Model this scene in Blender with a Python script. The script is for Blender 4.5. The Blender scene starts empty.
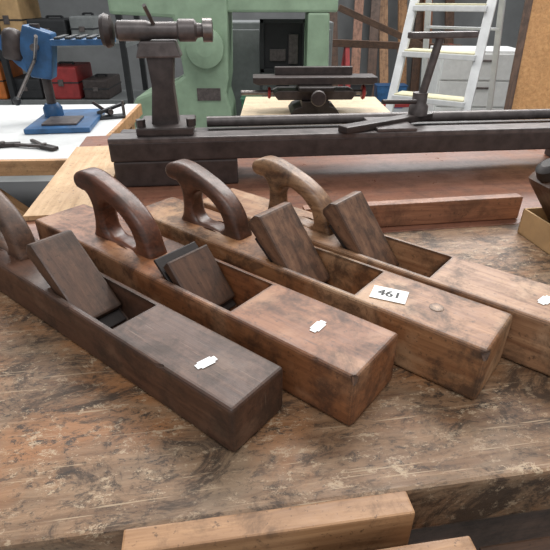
import bpy, bmesh, math, random
from mathutils import Vector, Matrix
random.seed(3)
C = bpy.context.scene.collection

# ------------------------------------------------------------ materials
def mat_base(name):
    m = bpy.data.materials.new(name); m.use_nodes = True
    nt = m.node_tree; b = nt.nodes['Principled BSDF']
    return m, nt, b
def ramp(nt, fac, stops):
    r = nt.nodes.new('ShaderNodeValToRGB')
    e = r.color_ramp.elements
    e[0].position, e[0].color = stops[0][0], (*stops[0][1], 1)
    e[1].position, e[1].color = stops[-1][0], (*stops[-1][1], 1)
    for p, c in stops[1:-1]:
        k = e.new(p); k.color = (*c, 1)
    nt.links.new(fac, r.inputs[0]); return r.outputs[0]
def noise(nt, vec, scale, detail=6, rough=.6, dist=0):
    n = nt.nodes.new('ShaderNodeTexNoise')
    n.inputs['Scale'].default_value = scale; n.inputs['Detail'].default_value = detail
    n.inputs['Roughness'].default_value = rough; n.inputs['Distortion'].default_value = dist
    nt.links.new(vec, n.inputs['Vector']); return n.outputs['Fac']
def mapping(nt, scale=(1,1,1), rot=(0,0,0), loc=(0,0,0)):
    tc = nt.nodes.new('ShaderNodeTexCoord'); mp = nt.nodes.new('ShaderNodeMapping')
    mp.inputs['Scale'].default_value = scale; mp.inputs['Rotation'].default_value = rot
    mp.inputs['Location'].default_value = loc
    nt.links.new(tc.outputs['Object'], mp.inputs[0]); return mp.outputs[0]
def mix(nt, fac, a, b, mode='MIX'):
    n = nt.nodes.new('ShaderNodeMix'); n.data_type = 'RGBA'; n.blend_type = mode
    if isinstance(fac, float): n.inputs[0].default_value = fac
    else: nt.links.new(fac, n.inputs[0])
    for s, i in ((a, 6), (b, 7)):
        if isinstance(s, tuple): n.inputs[i].default_value = (*s, 1)
        else: nt.links.new(s, n.inputs[i])
    return n.outputs[2]
def math2(nt, op, a, b):
    n = nt.nodes.new('ShaderNodeMath'); n.operation = op
    for s, i in ((a, 0), (b, 1)):
        if isinstance(s, (int, float)): n.inputs[i].default_value = s
        else: nt.links.new(s, n.inputs[i])
    return n.outputs[0]
def bump(nt, b, h, s=.3, d=.002):
    n = nt.nodes.new('ShaderNodeBump'); n.inputs['Strength'].default_value = s
    n.inputs['Distance'].default_value = d
    nt.links.new(h, n.inputs['Height']); nt.links.new(n.outputs[0], b.inputs['Normal'])
def flat(name, col, rough=.6, metal=0., var=.25, scale=20):
    m, nt, b = mat_base(name)
    v = mapping(nt); n = noise(nt, v, scale)
    lo = tuple(c*(1-var) for c in col); hi = tuple(min(1, c*(1+var)) for c in col)
    nt.links.new(ramp(nt, n, [(.3, lo), (.7, hi)]), b.inputs['Base Color'])
    b.inputs['Roughness'].default_value = rough; b.inputs['Metallic'].default_value = metal
    return m
def wood(name, dark, light, stain=(.02,.013,.008), stain_amt=.5, grain=1., rough=.45, seed=0., axis=0, patch=None, patch_lo=.5, edge=0., scratch=None, k=1.):
    dark = tuple(c*k for c in dark); light = tuple(c*k for c in light)
    if patch: patch = tuple(c*k for c in patch)
    m, nt, b = mat_base(name)
    sc = [9*grain, 110*grain, 110*grain]
    if axis == 2: sc = [110*grain, 110*grain, 9*grain]
    if axis == 1: sc = [110*grain, 9*grain, 110*grain]
    v = mapping(nt, tuple(sc), loc=(seed, seed*2, seed*3))
    g = noise(nt, v, 1.0, 8, .65, .6)
    col = ramp(nt, g, [(.32, dark), (.5, tuple((a+c)/2 for a, c in zip(dark, light))), (.68, light)])
    v2 = mapping(nt, (1,1,1), loc=(seed*1.7, seed, 0))
    if patch:
        p = noise(nt, v2, 11, 6, .6, .4)
        pf = ramp(nt, p, [(patch_lo, (0,0,0)), (patch_lo+.12, (.7,)*3)])
        col = mix(nt, pf, col, patch)
    s = noise(nt, v2, 20, 10, .74, .3)
    sf = ramp(nt, s, [(.47, (0,0,0)), (.61, (stain_amt,)*3)])
    col = mix(nt, sf, col, stain)
    sp = noise(nt, v2, 150, 4, .75)
    spf = ramp(nt, sp, [(.60, (0,0,0)), (.67, (.65,)*3)])
    col = mix(nt, spf, col, stain)
    if scratch:
        for rz, mn in ((.5, .68), (-.25, .68)):
            vs = mapping(nt, (14, 420, 14), rot=(0,0,rz), loc=(seed,0,0)); q = noise(nt, vs, 1.0, 3, .6, .2)
            col = mix(nt, ramp(nt, q, [(mn, (0,0,0)), (mn+.03, (.6,)*3)]), col, scratch)
    if edge:
        bv = nt.nodes.new('ShaderNodeBevel'); bv.samples = 6; bv.inputs['Radius'].default_value = .009
        ge = nt.nodes.new('ShaderNodeNewGeometry'); dt = nt.nodes.new('ShaderNodeVectorMath'); dt.operation = 'DOT_PRODUCT'
        nt.links.new(bv.outputs[0], dt.inputs[0]); nt.links.new(ge.outputs['Normal'], dt.inputs[1])
        f = math2(nt, 'SUBTRACT', 1.0, dt.outputs['Value'])
        f = math2(nt, 'MULTIPLY', f, math2(nt, 'MULTIPLY', s, 18.*edge))
        f = ramp(nt, f, [(.05, (0,0,0)), (.7, (.85,)*3)])
        col = mix(nt, f, col, (.028,.016,.010))
    nt.links.new(col, b.inputs['Base Color'])
    rr = ramp(nt, s, [(.3, (rough-.08,)*3), (.7, (rough+.15,)*3)])
    nt.links.new(rr, b.inputs['Roughness'])
    bump(nt, b, mix(nt, .4, g, s), .4, .0014)
    return m

M = {}
M['pA'] = wood('wood_dark_beech', (.050,.021,.012), (.12,.055,.031), stain_amt=.6, seed=1, patch=(.155,.088,.055), patch_lo=.54, edge=.8, scratch=(.20,.13,.09))
M['pAd'] = wood('wood_dark_wedge', (.052,.024,.014), (.135,.067,.038), stain_amt=.55, seed=2, edge=.6)
M['pB'] = wood('wood_brown_beech', (.15,.053,.020), (.31,.125,.050), stain=(.038,.018,.011), stain_amt=.75, seed=4, patch=(.39,.205,.108), edge=1., scratch=(.05,.028,.018))
M['pBh'] = wood('wood_red_handle', (.058,.019,.010), (.16,.056,.028), stain_amt=.6, seed=5, rough=.34)
M['pC'] = wood('wood_worn_beech', (.19,.077,.031), (.38,.185,.082), stain=(.045,.024,.014), stain_amt=.8, seed=7, patch=(.46,.285,.16), edge=1., scratch=(.06,.035,.023))
M['pCh'] = wood('wood_dark_handle', (.050,.020,.011), (.135,.056,.032), stain_amt=.6, seed=8, rough=.34)
M['pD'] = wood('wood_light_beech', (.22,.10,.047), (.43,.24,.125), stain=(.05,.027,.016), stain_amt=.7, seed=9, patch=(.49,.325,.20), edge=1., scratch=(.07,.04,.028))
M['pDh'] = wood('wood_light_handle', (.125,.056,.028), (.34,.195,.10), stain=(.04,.022,.013), stain_amt=.88, seed=11, rough=.42)
M['wedge'] = wood('wood_wedge', (.095,.045,.026), (.235,.125,.072), stain=(.03,.017,.011), stain_amt=.75, seed=12, edge=.8, scratch=(.04,.025,.017))
M['plyw'] = wood('wood_plywood', (.45,.27,.13), (.64,.43,.24), stain_amt=.12, seed=13, grain=.6, rough=.55, axis=1)
M['pine'] = wood('wood_pine', (.36,.18,.075), (.56,.32,.15), stain_amt=.3, seed=14, grain=.7, rough=.5)
M['pineb'] = wood('wood_front_rail', (.21,.10,.042), (.44,.245,.12), stain=(.05,.025,.013), stain_amt=.55, seed=34, grain=.7, rough=.45)
M['orange'] = wood('wood_orange_plank', (.46,.21,.07), (.66,.36,.14), stain_amt=.15, seed=15, grain=.5, axis=2)
M['batten'] = wood('wood_batten', (.18,.07,.038), (.36,.17,.092), stain=(.04,.022,.012), stain_amt=.5, seed=17)
M['tabletop_pale'] = wood('wood_pale_top', (.5,.38,.25), (.68,.55,.38), stain_amt=.2, seed=18, grain=.5)
M['white_top'] = flat('white_laminate', (.68,.69,.68), .35, var=.08)
M['iron'] = flat('rusty_iron', (.026,.020,.018), .5, .3, .45, 60)
M['steelpale'] = flat('worn_steel', (.20,.18,.17), .35, .8, .3, 80)
M['cast'] = flat('dark_cast_iron', (.050,.038,.035), .45, .15, .4, 40)
M['castl'] = flat('grey_cast_iron', (.105,.088,.084), .40, .25, .4, 40)
M['blue'] = flat('blue_paint', (.02,.085,.20), .45, 0, .35, 25)
M['green'] = flat('pale_green_paint', (.25,.35,.24), .5, 0, .18, 8)
M['dgreen'] = flat('dark_green_plastic', (.04,.14,.08), .5)
M['black'] = flat('black_plastic', (.018,.019,.021), .5)
M['grey'] = flat('grey_cabinet', (.17,.18,.18), .5, var=.15)
M['tag'] = flat('paper_tag', (.85,.85,.83), .6, var=.03)
M['ink'] = flat('black_ink', (.01,.01,.01), .6)
M['alu'] = flat('white_aluminium', (.66,.67,.67), .4, .1, .1)
M['cream'] = flat('cream_tread', (.66,.62,.42), .6, var=.1)
M['red'] = flat('red_paint', (.30,.03,.03), .5)
M['orangep'] = flat('orange_plastic', (.55,.16,.03), .5)
M['card'] = flat('cardboard', (.48,.31,.15), .8, var=.15)
M['wall'] = flat('wall_paint', (.18,.185,.185), .8, var=.15, scale=3)
M['dwood'] = wood('wood_old_dark', (.06,.032,.02), (.14,.075,.045), stain_amt=.5, seed=21)

def bench_mat():
    m, nt, b = mat_base('old_bench_top')
    v = mapping(nt, (1.8, 16, 16), loc=(3,1,0)); g = noise(nt, v, 3.0, 10, .72, 1.4)
    v2 = mapping(nt)
    base = ramp(nt, g, [(.30, (.085,.040,.019)), (.45, (.18,.098,.050)), (.58, (.27,.16,.088)), (.72, (.37,.24,.14))])
    p4 = noise(nt, mapping(nt, loc=(9,4,1)), 5, 7, .6, .5)
    base = mix(nt, ramp(nt, p4, [(.47, (0,0,0)), (.59, (.7,)*3)]), base, (.33,.14,.05))
    p = noise(nt, mapping(nt, (.7,1.4,1)), 8, 9, .72, .6)
    base = mix(nt, ramp(nt, p, [(.50, (0,0,0)), (.62, (.5,)*3)]), base, (.21,.155,.10))
    p2 = noise(nt, mapping(nt, (.8,1.3,1), loc=(2,2,2)), 12, 12, .8, .8)
    dk = ramp(nt, p2, [(.51, (0,0,0)), (.58, (.88,)*3)])
    base = mix(nt, dk, base, (.045,.026,.015))
    big = noise(nt, mapping(nt, loc=(4,8,1)), 5, 4, .6)
    bigf = ramp(nt, big, [(.40, (.4,)*3), (.60, (1,1,1))])
    sp = noise(nt, mapping(nt, (.75,1.4,1)), 70, 8, .85, .4)
    f = math2(nt, 'MULTIPLY', ramp(nt, sp, [(.53, (0,0,0)), (.57, (.92,)*3)]), bigf)
    base = mix(nt, f, base, (.030,.019,.012))
    v3 = mapping(nt, (.85,1.4,1), loc=(7,3,1))
    sp2 = noise(nt, v3, 60, 9, .88, .3)
    f = math2(nt, 'MULTIPLY', ramp(nt, sp2, [(.555, (0,0,0)), (.59, (.95,)*3)]), bigf)
    base = mix(nt, f, base, (.48,.36,.235))
    for rz, mn in ((.3, .65), (-1.1, .67), (.75, .68)):
        vs = mapping(nt, (6, 230, 1), rot=(0,0,rz)); sc = noise(nt, vs, 1.0, 3, .6, .2)
        base = mix(nt, ramp(nt, sc, [(mn, (0,0,0)), (mn+.03, (.7,)*3)]), base, (.45,.33,.21))
    nt.links.new(base, b.inputs['Base Color'])
    rr = ramp(nt, p2, [(.35, (.38,)*3), (.65, (.62,)*3)]); nt.links.new(rr, b.inputs['Roughness'])
    bump(nt, b, mix(nt, .5, sp, g), .6, .002)
    return m
M['bench'] = bench_mat()
M['benchred'] = wood('bench_red_rear', (.18,.068,.042), (.30,.14,.085), stain_amt=.35, seed=23, rough=.32, grain=.5)
def floor_mat():
    m, nt, b = mat_base('concrete_floor')
    v = mapping(nt); n = noise(nt, v, 2.5, 8, .6)
    nt.links.new(ramp(nt, n, [(.3, (.24,.245,.24)), (.7, (.36,.365,.36))]), b.inputs['Base Color'])
    b.inputs['Roughness'].default_value = .5; return m
M['floor'] = floor_mat()

# ------------------------------------------------------------ geometry helpers
def link(name, me, mat, parent=None, loc=(0,0,0), rot=(0,0,0), smooth=False):
    o = bpy.data.objects.new(name, me); C.objects.link(o)
    if mat is not None: me.materials.append(M[mat])
    if parent: o.parent = parent
    o.location = loc; o.rotation_euler = rot
    if smooth:
        for p in me.polygons: p.use_smooth = True
    return o
def empty(name, loc=(0,0,0), rz=0.):
    o = bpy.data.objects.new(name, None); C.objects.link(o)
    o.location = loc; o.rotation_euler = (0,0,rz); o.empty_display_size = .1; return o
def bm_bevel(bm, w, seg=2):
    if w > 0:
        bmesh.ops.bevel(bm, geom=list(bm.edges), offset=w, segments=seg, profile=.6, affect='EDGES', clamp_overlap=True)
def box(name, size, loc, mat, parent=None, bevel=.002, rot=(0,0,0), seg=2):
    bm = bmesh.new(); bmesh.ops.create_cube(bm, size=1)
    bmesh.ops.scale(bm, vec=size, verts=bm.verts); bm_bevel(bm, bevel, seg)
    me = bpy.data.meshes.new(name); bm.to_mesh(me); bm.free()
    return link(name, me, mat, parent, loc, rot)
def bb(name, x0, x1, y0, y1, z0, z1, mat, parent=None, bevel=.002):
    return box(name, (x1-x0, y1-y0, z1-z0), ((x0+x1)/2, (y0+y1)/2, (z0+z1)/2), mat, parent, bevel)
def lathe(name, prof, mat, parent=None, loc=(0,0,0), rot=(0,0,0), n=32):
    bm = bmesh.new(); rings = []
    for r, z in prof:
        rings.append([bm.verts.new((r*math.cos(2*math.pi*i/n), r*math.sin(2*math.pi*i/n), z)) for i in range(n)])
    for a, b in zip(rings, rings[1:]):
        for i in range(n): bm.faces.new((a[i], a[(i+1)%n], b[(i+1)%n], b[i]))
    bm.faces.new(rings[0][::-1]); bm.faces.new(rings[-1])
    me = bpy.data.meshes.new(name); bm.to_mesh(me); bm.free()
    o = link(name, me, mat, parent, loc, rot)
    for p in me.polygons: p.use_smooth = len(p.vertices) == 4
    md = o.modifiers.new('es', 'EDGE_SPLIT'); md.split_angle = math.radians(40)
    return o
def cyl(name, r, p0, p1, mat, parent=None, r2=None, n=24):
    p0, p1 = Vector(p0), Vector(p1); d = p1-p0; L = d.length
    r2 = r if r2 is None else r2
    q = d.to_track_quat('Z', 'Y').to_euler()
    return lathe(name, [(r, 0), (r2, L)], mat, parent, p0, q, n)
def bar(name, p0, p1, w, t, mat, parent=None, bevel=.003, roll=0):
    p0, p1 = Vector(p0), Vector(p1); d = p1-p0
    q = d.to_track_quat('X', 'Z')
    if roll: q = q @ Matrix.Rotation(roll, 3, 'X').to_quaternion()
    return box(name, (d.length, w, t), (p0+p1)/2, mat, parent, bevel, q.to_euler())
def prism(name, pts, y0, y1, mat, parent=None, bevel=0., loc=(0,0,0), rot=(0,0,0)):
    bm = bmesh.new()
    a = [bm.verts.new((x, y0, z)) for x, z in pts]; b = [bm.verts.new((x, y1, z)) for x, z in pts]
    bm.faces.new(a); bm.faces.new(b[::-1]); n = len(pts)
    for i in range(n): bm.faces.new((a[i], b[i], b[(i+1)%n], a[(i+1)%n]))
    bmesh.ops.recalc_face_normals(bm, faces=bm.faces); bm_bevel(bm, bevel)
    me = bpy.data.meshes.new(name); bm.to_mesh(me); bm.free()
    return link(name, me, mat, parent, loc, rot)
def curve_shape(name, loops, half, bev, mat, parent, loc, rot):
    cu = bpy.data.curves.new(name+'_c', 'CURVE'); cu.dimensions = '2D'; cu.fill_mode = 'BOTH'
    cu.extrude = half-bev; cu.bevel_depth = bev; cu.bevel_resolution = 4; cu.offset = -bev*.9
    cu.resolution_u = 8
    for pts in loops:
        s = cu.splines.new('BEZIER'); s.bezier_points.add(len(pts)-1); s.use_cyclic_u = True
        for bp, (x, y) in zip(s.bezier_points, pts):
            bp.co = (x, y, 0); bp.handle_left_type = bp.handle_right_type = 'AUTO'
    t = bpy.data.objects.new('tmp', cu); C.objects.link(t)
    dg = bpy.context.evaluated_depsgraph_get()
    me = bpy.data.meshes.new_from_object(t.evaluated_get(dg)); bpy.data.objects.remove(t)
    me.materials.clear(); me.name = name
    return link(name, me, mat, parent, loc, rot, smooth=True)
def boolean(o, cutter):
    md = o.modifiers.new('b', 'BOOLEAN'); md.object = cutter; md.operation = 'DIFFERENCE'; md.solver = 'EXACT'
    bpy.context.view_layer.update()
    dg = bpy.context.evaluated_depsgraph_get()
    me = bpy.data.meshes.new_from_object(o.evaluated_get(dg))
    o.modifiers.clear(); o.data = me
    bpy.data.objects.remove(cutter)

BZ = .85
# ------------------------------------------------------------ hand planes
HOLE = [(.034,.006),(.064,.003),(.094,.007),(.102,.028),(.099,.048),(.084,.060),(.064,.055),(.046,.042),(.034,.025)]
OUT = [(.0,-.006),(.003,.014),(.011,.037),(.028,.058),(.050,.073),(.075,.084),(.098,.092),(.120,.097),(.142,.095),(.156,.084),
       (.153,.071),(.141,.067),(.131,.066),(.122,.054),(.120,.034),(.123,.014),(.128,-.006),(.06,-.006)]
def hand_plane(toe, ang, L, W, H, t0, wlen, hs, mb, mh, mw, style='wedge', tag=None, label=None, dowel=False, hscale=1., yoff=0., bed=45., dm=.05, wt=.021, chips=(), zs=.93):
    e = empty('wooden_hand_plane', (toe[0], toe[1], BZ+.0005), math.pi-math.radians(ang))
    body = box('body', (L, W, H), (L/2, 0, H/2), mb, None, .0055, seg=4)
    body.data.transform(Matrix.Translation((L/2, 0, H/2))); body.location = (0,0,0)
    m0 = t0+dm; th_ = math.radians(bed); c = math.cos(th_); sn = math.sin(th_); ct = c/sn
    cw = W-.015
    cut = prism('cut', [(t0, H+.02), (t0+.001, H), (t0+min(.034, dm-.004), .006), (m0, .006), (m0+(H-.006)*ct, H), (m0+(H+.014)*ct, H+.02)], -cw/2, cw/2, None)
    boolean(body, cut)
    for (cx, cy, cz, sx, rr) in chips:     # knocks along the arrises
        ch = box('chip', (sx, .012, .012), (cx, cy*W/2, cz*H), None, None, .002, (rr, rr*.6, rr*.8))
        boolean(body, ch)
    body.parent = e
    def onbed(name, along0, along1, off, th, w, mat, taper=1., bev=.0015):
        l = along1-along0
        pts = [(0,0), (l,0), (l,th), (0,th*taper)]
        o = prism(name, pts, -w/2, w/2, mat, e, bev)
        o.rotation_euler = (0, -th_, 0)
        o.location = (m0+along0*c-off*sn, 0, .006+along0*sn+off*c)
        return o
    ww = cw-.004
    if style == 'wedge':
        onbed('iron', .004, wlen-.022, .0005, .0045, ww-.004, 'iron')
        # wedge with an eased, slightly domed head
        l = wlen-.02
        pts = [(0,0), (l-.004,0), (l,.005), (l,wt-.008), (l-.007,wt), (0,wt*.35)]
        o = prism('wedge', pts, -ww/2, ww/2, mw, e, .003)
        o.rotation_euler = (0, -th_, 0)
        o.location = (m0+.02*c-.0055*sn, 0, .006+.02*sn+.0055*c)
    else:
        top = H/sn
        onbed('iron', .004, top+.014, .0005, .0045, ww-.002, 'iron')
        onbed('cap_iron', .012, top-.004, .0055, .004, ww-.010, 'iron')
        onbed('wedge', .014, top+.000, .010, .014, ww-.003, mw, .35, .003)
    out = [(x*hscale, z*hscale*zs) for x, z in OUT]; hole = [(x*hscale, z*hscale*zs) for x, z in HOLE]
    curve_shape('handle', [out, hole], .0155, .008, mh, e, (hs, yoff, H), (math.pi/2, 0, 0))
    if tag:
        s, y, r = tag
        box('price_tag', (.015,.011,.0006), (s, y, H+.0006), 'tag', e, .0002, (0,0,math.radians(r)))
        for i in (-1,1):
            box('price_tag_tab', (.004,.007,.0006), (s+math.cos(math.radians(r))*.0092*i, y+math.sin(math.radians(r))*.0092*i, H+.0006), 'tag', e, .0002, (0,0,math.radians(r)))
    if label:
        s, y, r, txt = label
        box('lot_label', (.040,.027,.0008), (s, y, H+.0008), 'tag', e, .0002, (0,0,math.radians(r)))
        fc = bpy.data.curves.new('t', 'FONT'); fc.body = txt; fc.size = .018; fc.align_x = 'CENTER'; fc.align_y = 'CENTER'
        t = bpy.data.objects.new('t', fc); C.objects.link(t)
        dg = bpy.context.evaluated_depsgraph_get(); src = bpy.data.meshes.new_from_object(t.evaluated_get(dg)); bpy.data.objects.remove(t)
        for k, (dx, dy) in enumerate([(0,0),(.0005,0),(-.0005,0)]):
            me = src.copy(); me.materials.clear()
            me.transform(Matrix.Translation((dx, dy, k*.00004)))
            link('lot_number', me, 'ink', e, (s, y, H+.0014), (0,0,math.radians(r)))
    if dowel:
        lathe('strike_button', [(.008,0),(.008,.0014),(.0065,.0018)], 'pC', e, (dowel, 0, H-.001))
    return e

hand_plane((-.014,.324), 38.5, .60, .074, .055, .178, .140, .405, 'pA', 'pAd', 'pAd', tag=(.062, .006, 78), bed=34, dm=.060, wt=.027,
           chips=[(.10,1.09,1.05,.02,.5),(.26,1.1,1.06,.014,.4)])
hand_plane((.100,.360), 38.8, .571, .088, .064, .160, .15, .325, 'pB', 'pBh', 'pAd', style='irons', tag=(.071, .000, 92), dm=.060,
           chips=[(-.002,1.02,.96,.012,.5),(.05,1.08,1.06,.016,.3)])
hand_plane((.231,.393), 39.3, .56, .084, .066, .152, .141, .352, 'pC', 'pCh', 'wedge', label=(.122, .010, 196, '461'), dowel=.07, bed=43, hscale=.95, dm=.070, wt=.029,
           chips=[(-.003,.98,.93,.016,.7),(.13,1.09,1.06,.02,.3)])
hand_plane((.356,.406), 40, .60, .085, .066, .190, .143, .352, 'pD', 'pDh', 'wedge', tag=(.070, .0, 80), bed=43, hscale=.95, dm=.066, wt=.029,
           chips=[(.10,1.09,1.06,.02,.3),(.28,1.08,1.06,.014,.5)])

# ------------------------------------------------------------ main bench
A = math.radians(8.5)
be = empty('workbench', (-.118,.213,0), A)
bb('top_front', -.42, 1.5, .012, .51, .79, .85, 'bench', be, .004)
bb('top_rear', -.26, 1.5, .511, 1.30, .80, .8495, 'benchred', be, .003)
bb('apron_front', -.40, 1.48, .05, .08, .62, .79, 'dwood', be)
bb('apron_rear', -.24, 1.48, 1.22, 1.25, .62, .80, 'dwood', be)
for i, (x, y) in enumerate([(-.2,.12),(1.4,.12),(-.2,1.18),(1.4,1.18)]):
    bb('leg_%d' % (i+1), x-.04, x+.04, y-.04, y+.04, 0, .80, 'dwood', be, .004)
bb('lower_shelf', -.2, 1.4, .1, 1.2, .2, .23, 'dwood', be)
bt = empty('wooden_batten', (-.118,.213,.85), A)
bb('strip', .25, .66, .530, .550, .0005, .044, 'batten', bt, .002)
bb('foot_strip', .25, .66, .5505, .566, .0005, .020, 'batten', bt, .002)
pb = empty('plywood_board', (-.118,.213,.85), A)
bb('panel', -.255, -.120, .655, 1.14, .0005, .010, 'plyw', pb, .001)
bb('edging_strip', -.119, -.1165, .655, .80, .0005, .009, 'pine', pb, .0005)
fb = empty('open_drawer', (-.118,.213,0), A)
bb('front_rail', .002, .232, -.010, .011, .80, .853, 'pineb', fb, .002)
bb('side_right', .30, .42, -.16, -.010, .72, .79, 'dwood', fb)
bb('front_board', .14, .272, -.050, -.026, .78, .840, 'pineb', fb, .002)
bb('bottom', .0, .42, -.16, -.010, .70, .712, 'dwood', fb)

# ------------------------------------------------------------ cardboard box with a dark block in it
cb = empty('cardboard_box', (.455,.612,.8505), math.radians(9))
bb('bottom', 0, .22, 0, .165, 0, .003, 'card', cb, .0005)
bb('side_1', 0, .22, 0, .003, 0, .045, 'card', cb, .0005)
bb('side_2', 0, .003, 0, .165, 0, .045, 'card', cb, .0005)
bb('side_3', .217, .22, 0, .165, 0, .045, 'card', cb, .0005)
bb('side_4', 0, .22, .162, .165, 0, .045, 'card', cb, .0005)
bar('old_wooden_block', (.078,.120,.018), (-.004,.120,.122), .07, .05, 'dwood', cb, .012)
lathe('block_cap', [(.014,0),(.022,.006),(.020,.020),(.010,.026)], 'iron', cb, (.0,.120,.118), (0,-.6,0))
cyl('casting_bar', .014, (.05,.05,.03), (.17,.10,.03), 'iron', cb)
bar('old_offcut', (.05,.04,.025), (.20,.06,.035), .04, .03, 'dwood', cb, .004)

# ------------------------------------------------------------ wood lathe on the bench
LA = math.radians(6)
le = empty('wood_lathe', (-.345,1.004,.85), LA)
bb('foot_block', 0, .265, .0, .15, .0005, .056, 'cast', le, .004)
bb('foot_block_right', 1.08, 1.25, .0, .15, .0005, .056, 'cast', le, .004)
bb('bed_front_rail', -.004, 1.25, .0, .035, .056, .098, 'cast', le, .004)
bb('bed_front_lip', -.004, 1.25, .0, .052, .094, .106, 'castl', le, .003)
bb('bed_rear_rail', .0, 1.25, .115, .15, .056, .092, 'cast', le, .004)
cyl('bed_rear_bar', .012, (.20,.132,.108), (1.25,.132,.108), 'castl', le)
bb('bed_web', .0, 1.25, .035, .115, .057, .066, 'cast', le)
bb('post_base', .055, .175, .01, .14, .106, .124, 'cast', le, .004)
prism('post', [(.084,.12),(.142,.12),(.138,.20),(.146,.272),(.088,.272),(.094,.20)], .045, .095, 'cast', le, .004)
prism('post_bracket', [(.070,.255),(.160,.255),(.150,.285),(.080,.285)], .040, .10, 'castl', le, .003)
lathe('spindle_housing', [(.015,0),(.019,.004),(.019,.06),(.016,.068),(.016,.12),(.021,.124),(.021,.155),(.014,.160),(.010,.19)], 'castl', le, (.035,.07,.303), (0,math.pi/2,0))
lathe('hand_wheel', [(.016,-.03),(.028,-.028),(.032,-.02),(.028,-.010),(.016,-.006)], 'cast', le, (.035,.07,.303), (0,math.pi/2,0))
lathe('nose_ring', [(.014,0),(.022,.002),(.022,.020),(.014,.022)], 'steelpale', le, (.205,.07,.303), (0,math.pi/2,0))
cyl('lock_lever', .004, (.11,.06,.315), (.10,.03,.348), 'steelpale', le)
for x in (.065,.17): cyl('nut_%d' % int(x*100), .010, (x,.025,.124), (x,.025,.139), 'cast', le, n=6)
R = -.028
bar('rest_foot', (.52+R,-.005,.114), (.76+R,.12,.114), .032, .016, 'cast', le, .004)
lathe('rest_socket', [(.022,0),(.022,.02),(.017,.026),(.017,.05)], 'castl', le, (.725+R,.10,.120))
cyl('rest_post', .009, (.725+R,.10,.14), (.750+R,.095,.285), 'castl', le)
bar('rest_bar', (.675+R,.08,.290), (.835+R,.105,.290), .024, .013, 'castl', le, .003)
cyl('rest_lever', .005, (.705+R,.07,.155), (.62+R,.05,.16), 'cast', le)
bb('rest_clamp_plate', .60+R, .69+R, .0, .13, .106, .113, 'castl', le, .002)

# ------------------------------------------------------------ white table left with blue drill stand
wt = empty('side_table', (-1.0,1.80,0), math.radians(3))
bb('top', -.45, .41, -.42, .42, .765, .80, 'white_top', wt, .002)
bb('edge_front', -.45, .41, -.44, -.42, .755, .80, 'pine', wt, .002)
bb('edge_right', .41, .425, -.44, .42, .755, .80, 'pine', wt, .002)
for i, (x, y) in enumerate([(-.40,-.38),(.36,-.38),(-.40,.36),(.36,.36)]):
    bb('leg_%d' % (i+1), x-.03, x+.03, y-.03, y+.03, 0, .765, 'pine', wt)
bar('brace', (.30,-.38,.50), (.02,-.38,.76), .04, .03, 'pine', wt)
bb('shelf', -.40, .36, -.38, .36, .45, .47, 'black', wt)

ds = empty('drill_stand', (-.78,1.86,.801), math.radians(8))
bb('base_plate', -.11, .11, -.17, .17, 0, .018, 'blue', ds, .004)
bb('base_pad', -.06, .06, -.13, .0, .018, .026, 'castl', ds, .003)
cyl('column', .017, (-.06,.05,.018), (-.06,.05,.33), 'cast', ds)
lathe('column_collar', [(.035,0),(.035,.03),(.024,.045)], 'blue', ds, (-.06,.05,.018))
prism('carriage', [(-.10,.16),(-.03,.15),(-.01,.24),(.0,.30),(-.09,.33),(-.12,.26)], .01, .09, 'blue', ds, .006)
prism('arm', [(-.14,.20),(-.11,.17),(-.09,.28),(-.17,.30),(-.20,.27)], .02, .07, 'blue', ds, .005)
bb('vice_table', .0, .20, -.03, .12, .265, .285, 'blue', ds, .003)
for i in range(5): bb('slot_%d' % i, .015+i*.036, .035+i*.036, -.028, .118, .285, .292, 'black', ds, .001)
lathe('motor', [(.03,0),(.035,.01),(.035,.08),(.025,.095),(.012,.10)], 'cast', ds, (-.15,.03,.22), (0,.2,0))
cyl('feed_lever', .006, (-.07,-.0,.22), (-.13,-.10,.10), 'steelpale', ds)
cyl('feed_lever_b', .006, (-.07,-.0,.22), (-.02,-.10,.30), 'steelpale', ds)
lathe('lever_knob', [(.006,0),(.013,.01),(.013,.02),(.005,.028)], 'black', ds, (-.13,-.10,.085))
cyl('lock_screw', .012, (-.06,-.02,.26), (-.06,.03,.26), 'castl', ds)

cl = empty('toggle_clamp', (-.645,1.95,.801), .4)
bb('base', -.05, .05, -.03, .03, 0, .008, 'black', cl)
bar('handle', (-.05,0,.02), (.06,.01,.05), .018, .012, 'black', cl)
bar('arm', (.0,.015,.01), (-.06,.02,.06), .014, .012, 'cast', cl)
cyl('spindle', .006, (.05,0,.0), (.05,0,.06), 'steelpale', cl)
cyl('pivot', .010, (0,-.02,.025), (0,.03,.025), 'cast', cl)
for i, (x, y, r) in enumerate([(-.86,1.52,.3),(-.72,1.50,-.5)]):
    pl = empty('pliers', (x, y, .802), r)
    bar('handle_a', (0,0,.006), (-.10,.03,.006), .012, .010, 'cast', pl)
    bar('handle_b', (0,0,.006), (-.10,-.03,.006), .012, .010, 'cast', pl)
    prism('jaws', [(-.01,0),(.05,.0),(.05,.010),(-.01,.012)], -.012, .012, 'iron', pl, .002)
    cyl('rivet', .008, (0,0,.0), (0,0,.016), 'steelpale', pl)

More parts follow.
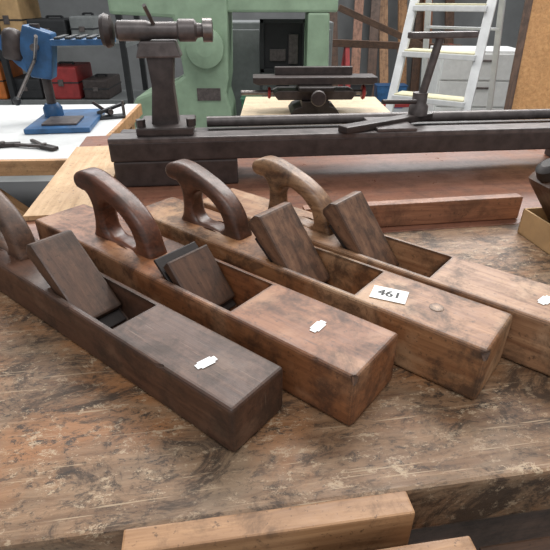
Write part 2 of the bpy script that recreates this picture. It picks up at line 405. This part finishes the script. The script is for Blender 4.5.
# ------------------------------------------------------------ centre table with compound slide
ct = empty('work_table', (.12,2.15,0), 0)
bb('top', -.26, .36, -.27, .27, .765, .80, 'tabletop_pale', ct, .003)
for i, (x, y) in enumerate([(-.22,-.23),(.32,-.23),(-.22,.23),(.32,.23)]):
    bb('leg_%d' % (i+1), x-.025, x+.025, y-.025, y+.025, 0, .765, 'dwood', ct)
bb('apron', -.22, .32, -.24, -.22, .66, .765, 'dwood', ct)
cs = empty('compound_slide_vice', (.16,2.10,.801), .04)
prism('base', [(-.10,0),(.10,0),(.085,.02),(.055,.03),(.055,.05),(-.055,.05),(-.055,.03),(-.085,.02)], -.09, .09, 'iron', cs, .003)
prism('lower_slide', [(-.15,.05),(.15,.05),(.17,.075),(.15,.085),(-.15,.085),(-.17,.075)], -.06, .06, 'cast', cs, .003)
bb('upper_slide', -.07, .07, -.11, .11, .087, .105, 'iron', cs, .004)
prism('long_table', [(-.23,.107),(.23,.107),(.25,.115),(.25,.135),(-.25,.135),(-.25,.115)], -.055, .055, 'cast', cs, .003)
bb('jaw_fixed', -.16, .16, .02, .05, .135, .165, 'cast', cs, .003)
cyl('screw', .010, (-.30,0,.07), (.22,0,.07), 'steelpale', cs)
lathe('crank_wheel', [(.026,0),(.030,.006),(.026,.012)], 'red', cs, (.20,0,.07), (0,math.pi/2,0))
lathe('crank_wheel_b', [(.020,0),(.024,.006),(.020,.012)], 'red', cs, (-.19,0,.07), (0,math.pi/2,0))
cyl('front_screw', .010, (0,-.10,.075), (0,-.17,.075), 'steelpale', cs)
lathe('front_wheel', [(.026,0),(.030,.006),(.026,.012)], 'cast', cs, (0,-.165,.075), (math.pi/2,0,0))

# ------------------------------------------------------------ green machine
gm = empty('green_machine', (-.55,3.70,0), 0)
prism('left_pedestal', [(-.46,0),(.26,0),(.25,.54),(.22,.64),(.24,.74),(.25,1.10),(.25,1.32),(-.50,1.32),(-.50,1.12),(-.10,1.10),(-.06,.76),(-.16,.70),(-.40,.62),(-.45,.54)], -.25, .15, 'green', gm, .02)
bb('bed', -.50, .95, -.22, .12, 1.13, 1.32, 'green', gm, .015)
prism('right_pedestal', [(.72,0),(.98,0),(.92,.35),(.90,1.13),(.76,1.13),(.76,.35)], -.22, .12, 'green', gm, .015)
lathe('motor_cover', [(.10,0),(.12,.02),(.12,.06),(.05,.08)], 'green', gm, (.10,-.25,.93), (math.pi/2,0,0))
bb('name_plate', .02, .18, -.256, -.248, .60, .68, 'castl', gm, .002)

gc = empty('grey_cabinet', (-.05,4.35,0), 0)
bb('carcass', -.62, .50, -.2, .2, 0, 1.05, 'grey', gc, .01)
bb('door_left', -.60, -.07, -.225, -.202, .05, 1.0, 'grey', gc, .006)
bb('door_right', -.05, .48, -.225, -.202, .05, 1.0, 'grey', gc, .006)
tb = empty('black_tray', (.06,3.95,0), 0)
bb('back', -.17, .17, .0, .02, .72, 1.08, 'black', tb, .004)
for i, (x0,x1,z0,z1) in enumerate([(-.17,.17,.72,.75),(-.17,.17,1.05,1.08),(-.17,-.14,.72,1.08),(.14,.17,.72,1.08)]):
    bb('rim_%d' % i, x0, x1, -.05, .02, z0, z1, 'black', tb, .004)
bb('tool_a', -.10, .02, -.04, 0, .80, .88, 'castl', tb, .004)
bb('tool_b', .04, .11, -.04, 0, .78, .98, 'castl', tb, .004)
bb('stand', -.05, .05, 0, .02, 0, .74, 'black', tb)

def case(x, y, z, w, h, m):
    e = empty('tool_case', (x, y, z))
    bb('shell', -w/2, w/2, -.2, .16, 0, h, m, e, .015)
    bb('lid_seam', -w/2-.002, w/2+.002, -.203, .163, h*.5, h*.5+.01, 'black', e, .001)
    bb('latch', -.02, .02, -.21, -.198, h*.42, h*.62, 'castl', e, .002)
    bar('grip', (-w*.2,-.02,h+.014), (w*.2,-.02,h+.014), .02, .012, 'black', e)
    bb('grip_post_a', -w*.2-.008, -w*.2+.008, -.03, -.01, h-.004, h+.015, 'black', e, .001)
    bb('grip_post_b', w*.2-.008, w*.2+.008, -.03, -.01, h-.004, h+.015, 'black', e, .001)
def sbin(x, y, z, w, h, m):
    e = empty('storage_bin', (x, y, z))
    prism('tub', [(-w*.42,0),(w*.42,0),(w/2,h),(-w/2,h)], -.1, .1, m, e, .006)
    bb('rim', -w/2-.005, w/2+.005, -.105, .105, h, h+.012, m, e, .003)

# ------------------------------------------------------------ shelving with cases
sh = empty('storage_shelving', (-1.82,4.16,0), 0)
for i, z in enumerate((.12,.52,.92,1.42)):
    bb('shelf_%d' % i, -1.1, .72, -.25, .25, z-.03, z, 'grey', sh)
for i, (x, y) in enumerate([(-1.1,-.25),(-.2,-.25),(.70,-.25),(-1.1,.25),(-.2,.25),(.70,.25)]):
    bb('upright_%d' % i, x-.02, x+.02, y-.02, y+.02, 0, 1.9, 'black', sh)
pal = ['black','dgreen','black','cast','card','black','grey','black','cast','orangep','black','red','cast']
k = 0
for z in (.12,.52,.92):
    x = -1.05
    while x < .60:
        w = random.uniform(.15,.30); h = random.uniform(.14,.30); m = pal[k % len(pal)]; k += 1
        if x+w > .67: break
        case(sh.location.x+x+w/2, sh.location.y-.02, z+.001, w, h, m)
        x += w+.03
s2 = empty('low_shelf', (-.03,3.66,0), 0)
bb('board_low', -.24, .18, -.12, .12, .40, .42, 'grey', s2)
bb('board_floor', -.24, .18, -.12, .12, .08, .10, 'grey', s2)
for i, (x, y) in enumerate([(-.23,-.11),(.17,-.11),(-.23,.11),(.17,.11)]):
    bb('post_%d' % i, x-.01, x+.01, y-.01, y+.01, 0, .42, 'black', s2)
sbin(s2.location.x-.14, s2.location.y, .421, .14, .16, 'dgreen')
sbin(s2.location.x+.06, s2.location.y, .421, .16, .13, 'black')
for x, y, w, h, m in [(1.00,6.2,.35,.30,'black'),(1.45,6.4,.38,.26,'blue'),(2.0,6.1,.30,.34,'orangep'),(2.6,6.2,.4,.3,'card')]:
    sbin(x, y, .001, w, h, m)
ts = empty('timber_stack', (1.6,7.2,0), 0)
for i in range(9):
    x = -1.0+i*.22+random.uniform(-.05,.05)
    bar('board_%d' % i, (x,-.05-random.uniform(0,.25),0.01), (x+random.uniform(-.15,.15),.22,random.uniform(1.3,2.2)), .12, .03, random.choice(['dwood','dwood','batten','pineb']), ts)

# ------------------------------------------------------------ step ladder
sl = empty('step_ladder', (.97,3.05,0), math.radians(-35))
for s, x in (('l',-.24),('r',.24)):
    bar('rail_'+s, (x,-.32,0), (x*.86,.12,1.55), .05, .022, 'alu', sl, .004)
    bar('rear_rail_'+s, (x,.62,0), (x*.86,.16,1.50), .035, .02, 'alu', sl, .004)
for i in range(6):
    t = (i+1)*.235/1.55
    y = -.32+.44*t; z = 1.55*t; x = .24*(1-.14*t)
    bb('tread_%d' % (i+1), -x+.01, x-.01, y-.04, y+.10, z-.03, z, 'alu' , sl, .004)
    bb('tread_pad_%d' % (i+1), -x+.02, x-.02, y-.035, y+.095, z, z+.008, 'cream' , sl, .002)
bar('rear_cross', (-.22,.5,.4), (.22,.5,.4), .03, .015, 'alu', sl)
bar('rear_cross_b', (-.22,.3,1.05), (.22,.3,1.05), .03, .015, 'alu', sl)

# white drawer unit behind the ladder
du = empty('drawer_unit', (1.62,4.25,0), math.radians(-4))
bb('carcass', -.32, .32, -.22, .22, .04, .86, 'white_top', du, .006)
bb('plinth', -.30, .30, -.20, .20, 0, .04, 'black', du, .002)
for i in range(4):
    z0 = .06+i*.198
    bb('drawer_front_%d' % i, -.305, .305, -.236, -.221, z0, z0+.185, 'white_top', du, .004)
    bb('pull_%d' % i, -.08, .08, -.252, -.236, z0+.13, z0+.145, 'castl', du, .003)

lp = empty('leaning_plank', (1.50,2.75,0), math.radians(-4))
bar('plank', (-.02,-.1,0), (.10,.55,1.95), .34, .03, 'orange', lp, .004)
bar('edge_lipping', (-.20,-.1,0), (-.08,.55,1.95), .012, .034, 'dwood', lp, .002)
lb = empty('leaning_batten', (1.17,2.45,0), 0)
bar('batten', (.0,.0,0), (.16,.5,1.9), .035, .03, 'dwood', lb)
bar('tie_block', (.02,.06,.3), (.04,.12,.5), .05, .045, 'dwood', lb)
rf = empty('red_trestle', (1.15,4.9,0), math.radians(8))
bar('top_rail', (-.7,0,.86), (.6,0,.80), .06, .06, 'dwood', rf)
bar('beam', (-.65,-.2,1.14), (.05,-.33,.86), .09, .05, 'dwood', rf)
for i, x in enumerate((-.5,.5)):
    bar('leg_a_%d' % i, (x,-.3,0), (x,0,.83), .04, .04, 'red', rf)
    bar('leg_b_%d' % i, (x,.3,0), (x,0,.83), .04, .04, 'red', rf)
bar('tie', (-.5,-.18,.33), (.5,-.18,.33), .03, .03, 'red', rf)

# ------------------------------------------------------------ room
bb('floor', -4.5, 4.5, -2, 7.5, -.1, 0, 'floor', None, 0)
bb('wall_back', -4.5, 4.5, 7.5, 7.6, 0, 3.4, 'wall', None, 0)
bb('wall_left', -4.6, -4.5, -2, 7.6, 0, 3.4, 'wall', None, 0)
bb('wall_right', 4.5, 4.6, -2, 7.6, 0, 3.4, 'wall', None, 0)
# ------------------------------------------------------------ light
w = bpy.data.worlds.new('World'); bpy.context.scene.world = w; w.use_nodes = True
w.node_tree.nodes['Background'].inputs[0].default_value = (.95,.97,1,1)
w.node_tree.nodes['Background'].inputs[1].default_value = .63
def area(name, loc, tgt, sx, sy, e, col=(1,1,1)):
    l = bpy.data.lights.new(name, 'AREA'); l.shape = 'RECTANGLE'; l.size = sx; l.size_y = sy; l.energy = e; l.color = col
    o = bpy.data.objects.new(name, l); C.objects.link(o); o.location = loc
    o.rotation_euler = (Vector(tgt)-Vector(loc)).to_track_quat('-Z','Y').to_euler()
area('ceiling_light', (.5,2.4,3.2), (.1,.8,.85), 2.4, .8, 82, (1,.98,.95))
area('ceiling_light', (-1.8,4.2,3.2), (-1.2,3.6,.5), 2.4, .8, 80)
area('ceiling_light', (1.8,4.6,3.2), (1.2,3.8,.3), 2.4, .8, 105)
area('ceiling_light', (.2,-.6,3.2), (0,.8,.85), 2.0, .6, 22)
bpy.context.scene.view_settings.view_transform = 'Standard'
# ------------------------------------------------------------ camera
cd = bpy.data.cameras.new('camera'); cam = bpy.data.objects.new('camera', cd); C.objects.link(cam)
cam.location = (0,0,1.21); cam.rotation_euler = (math.radians(60),0,0)
cd.sensor_width = 36; cd.lens = 36*480/550; cd.clip_start = .02
bpy.context.scene.camera = cam
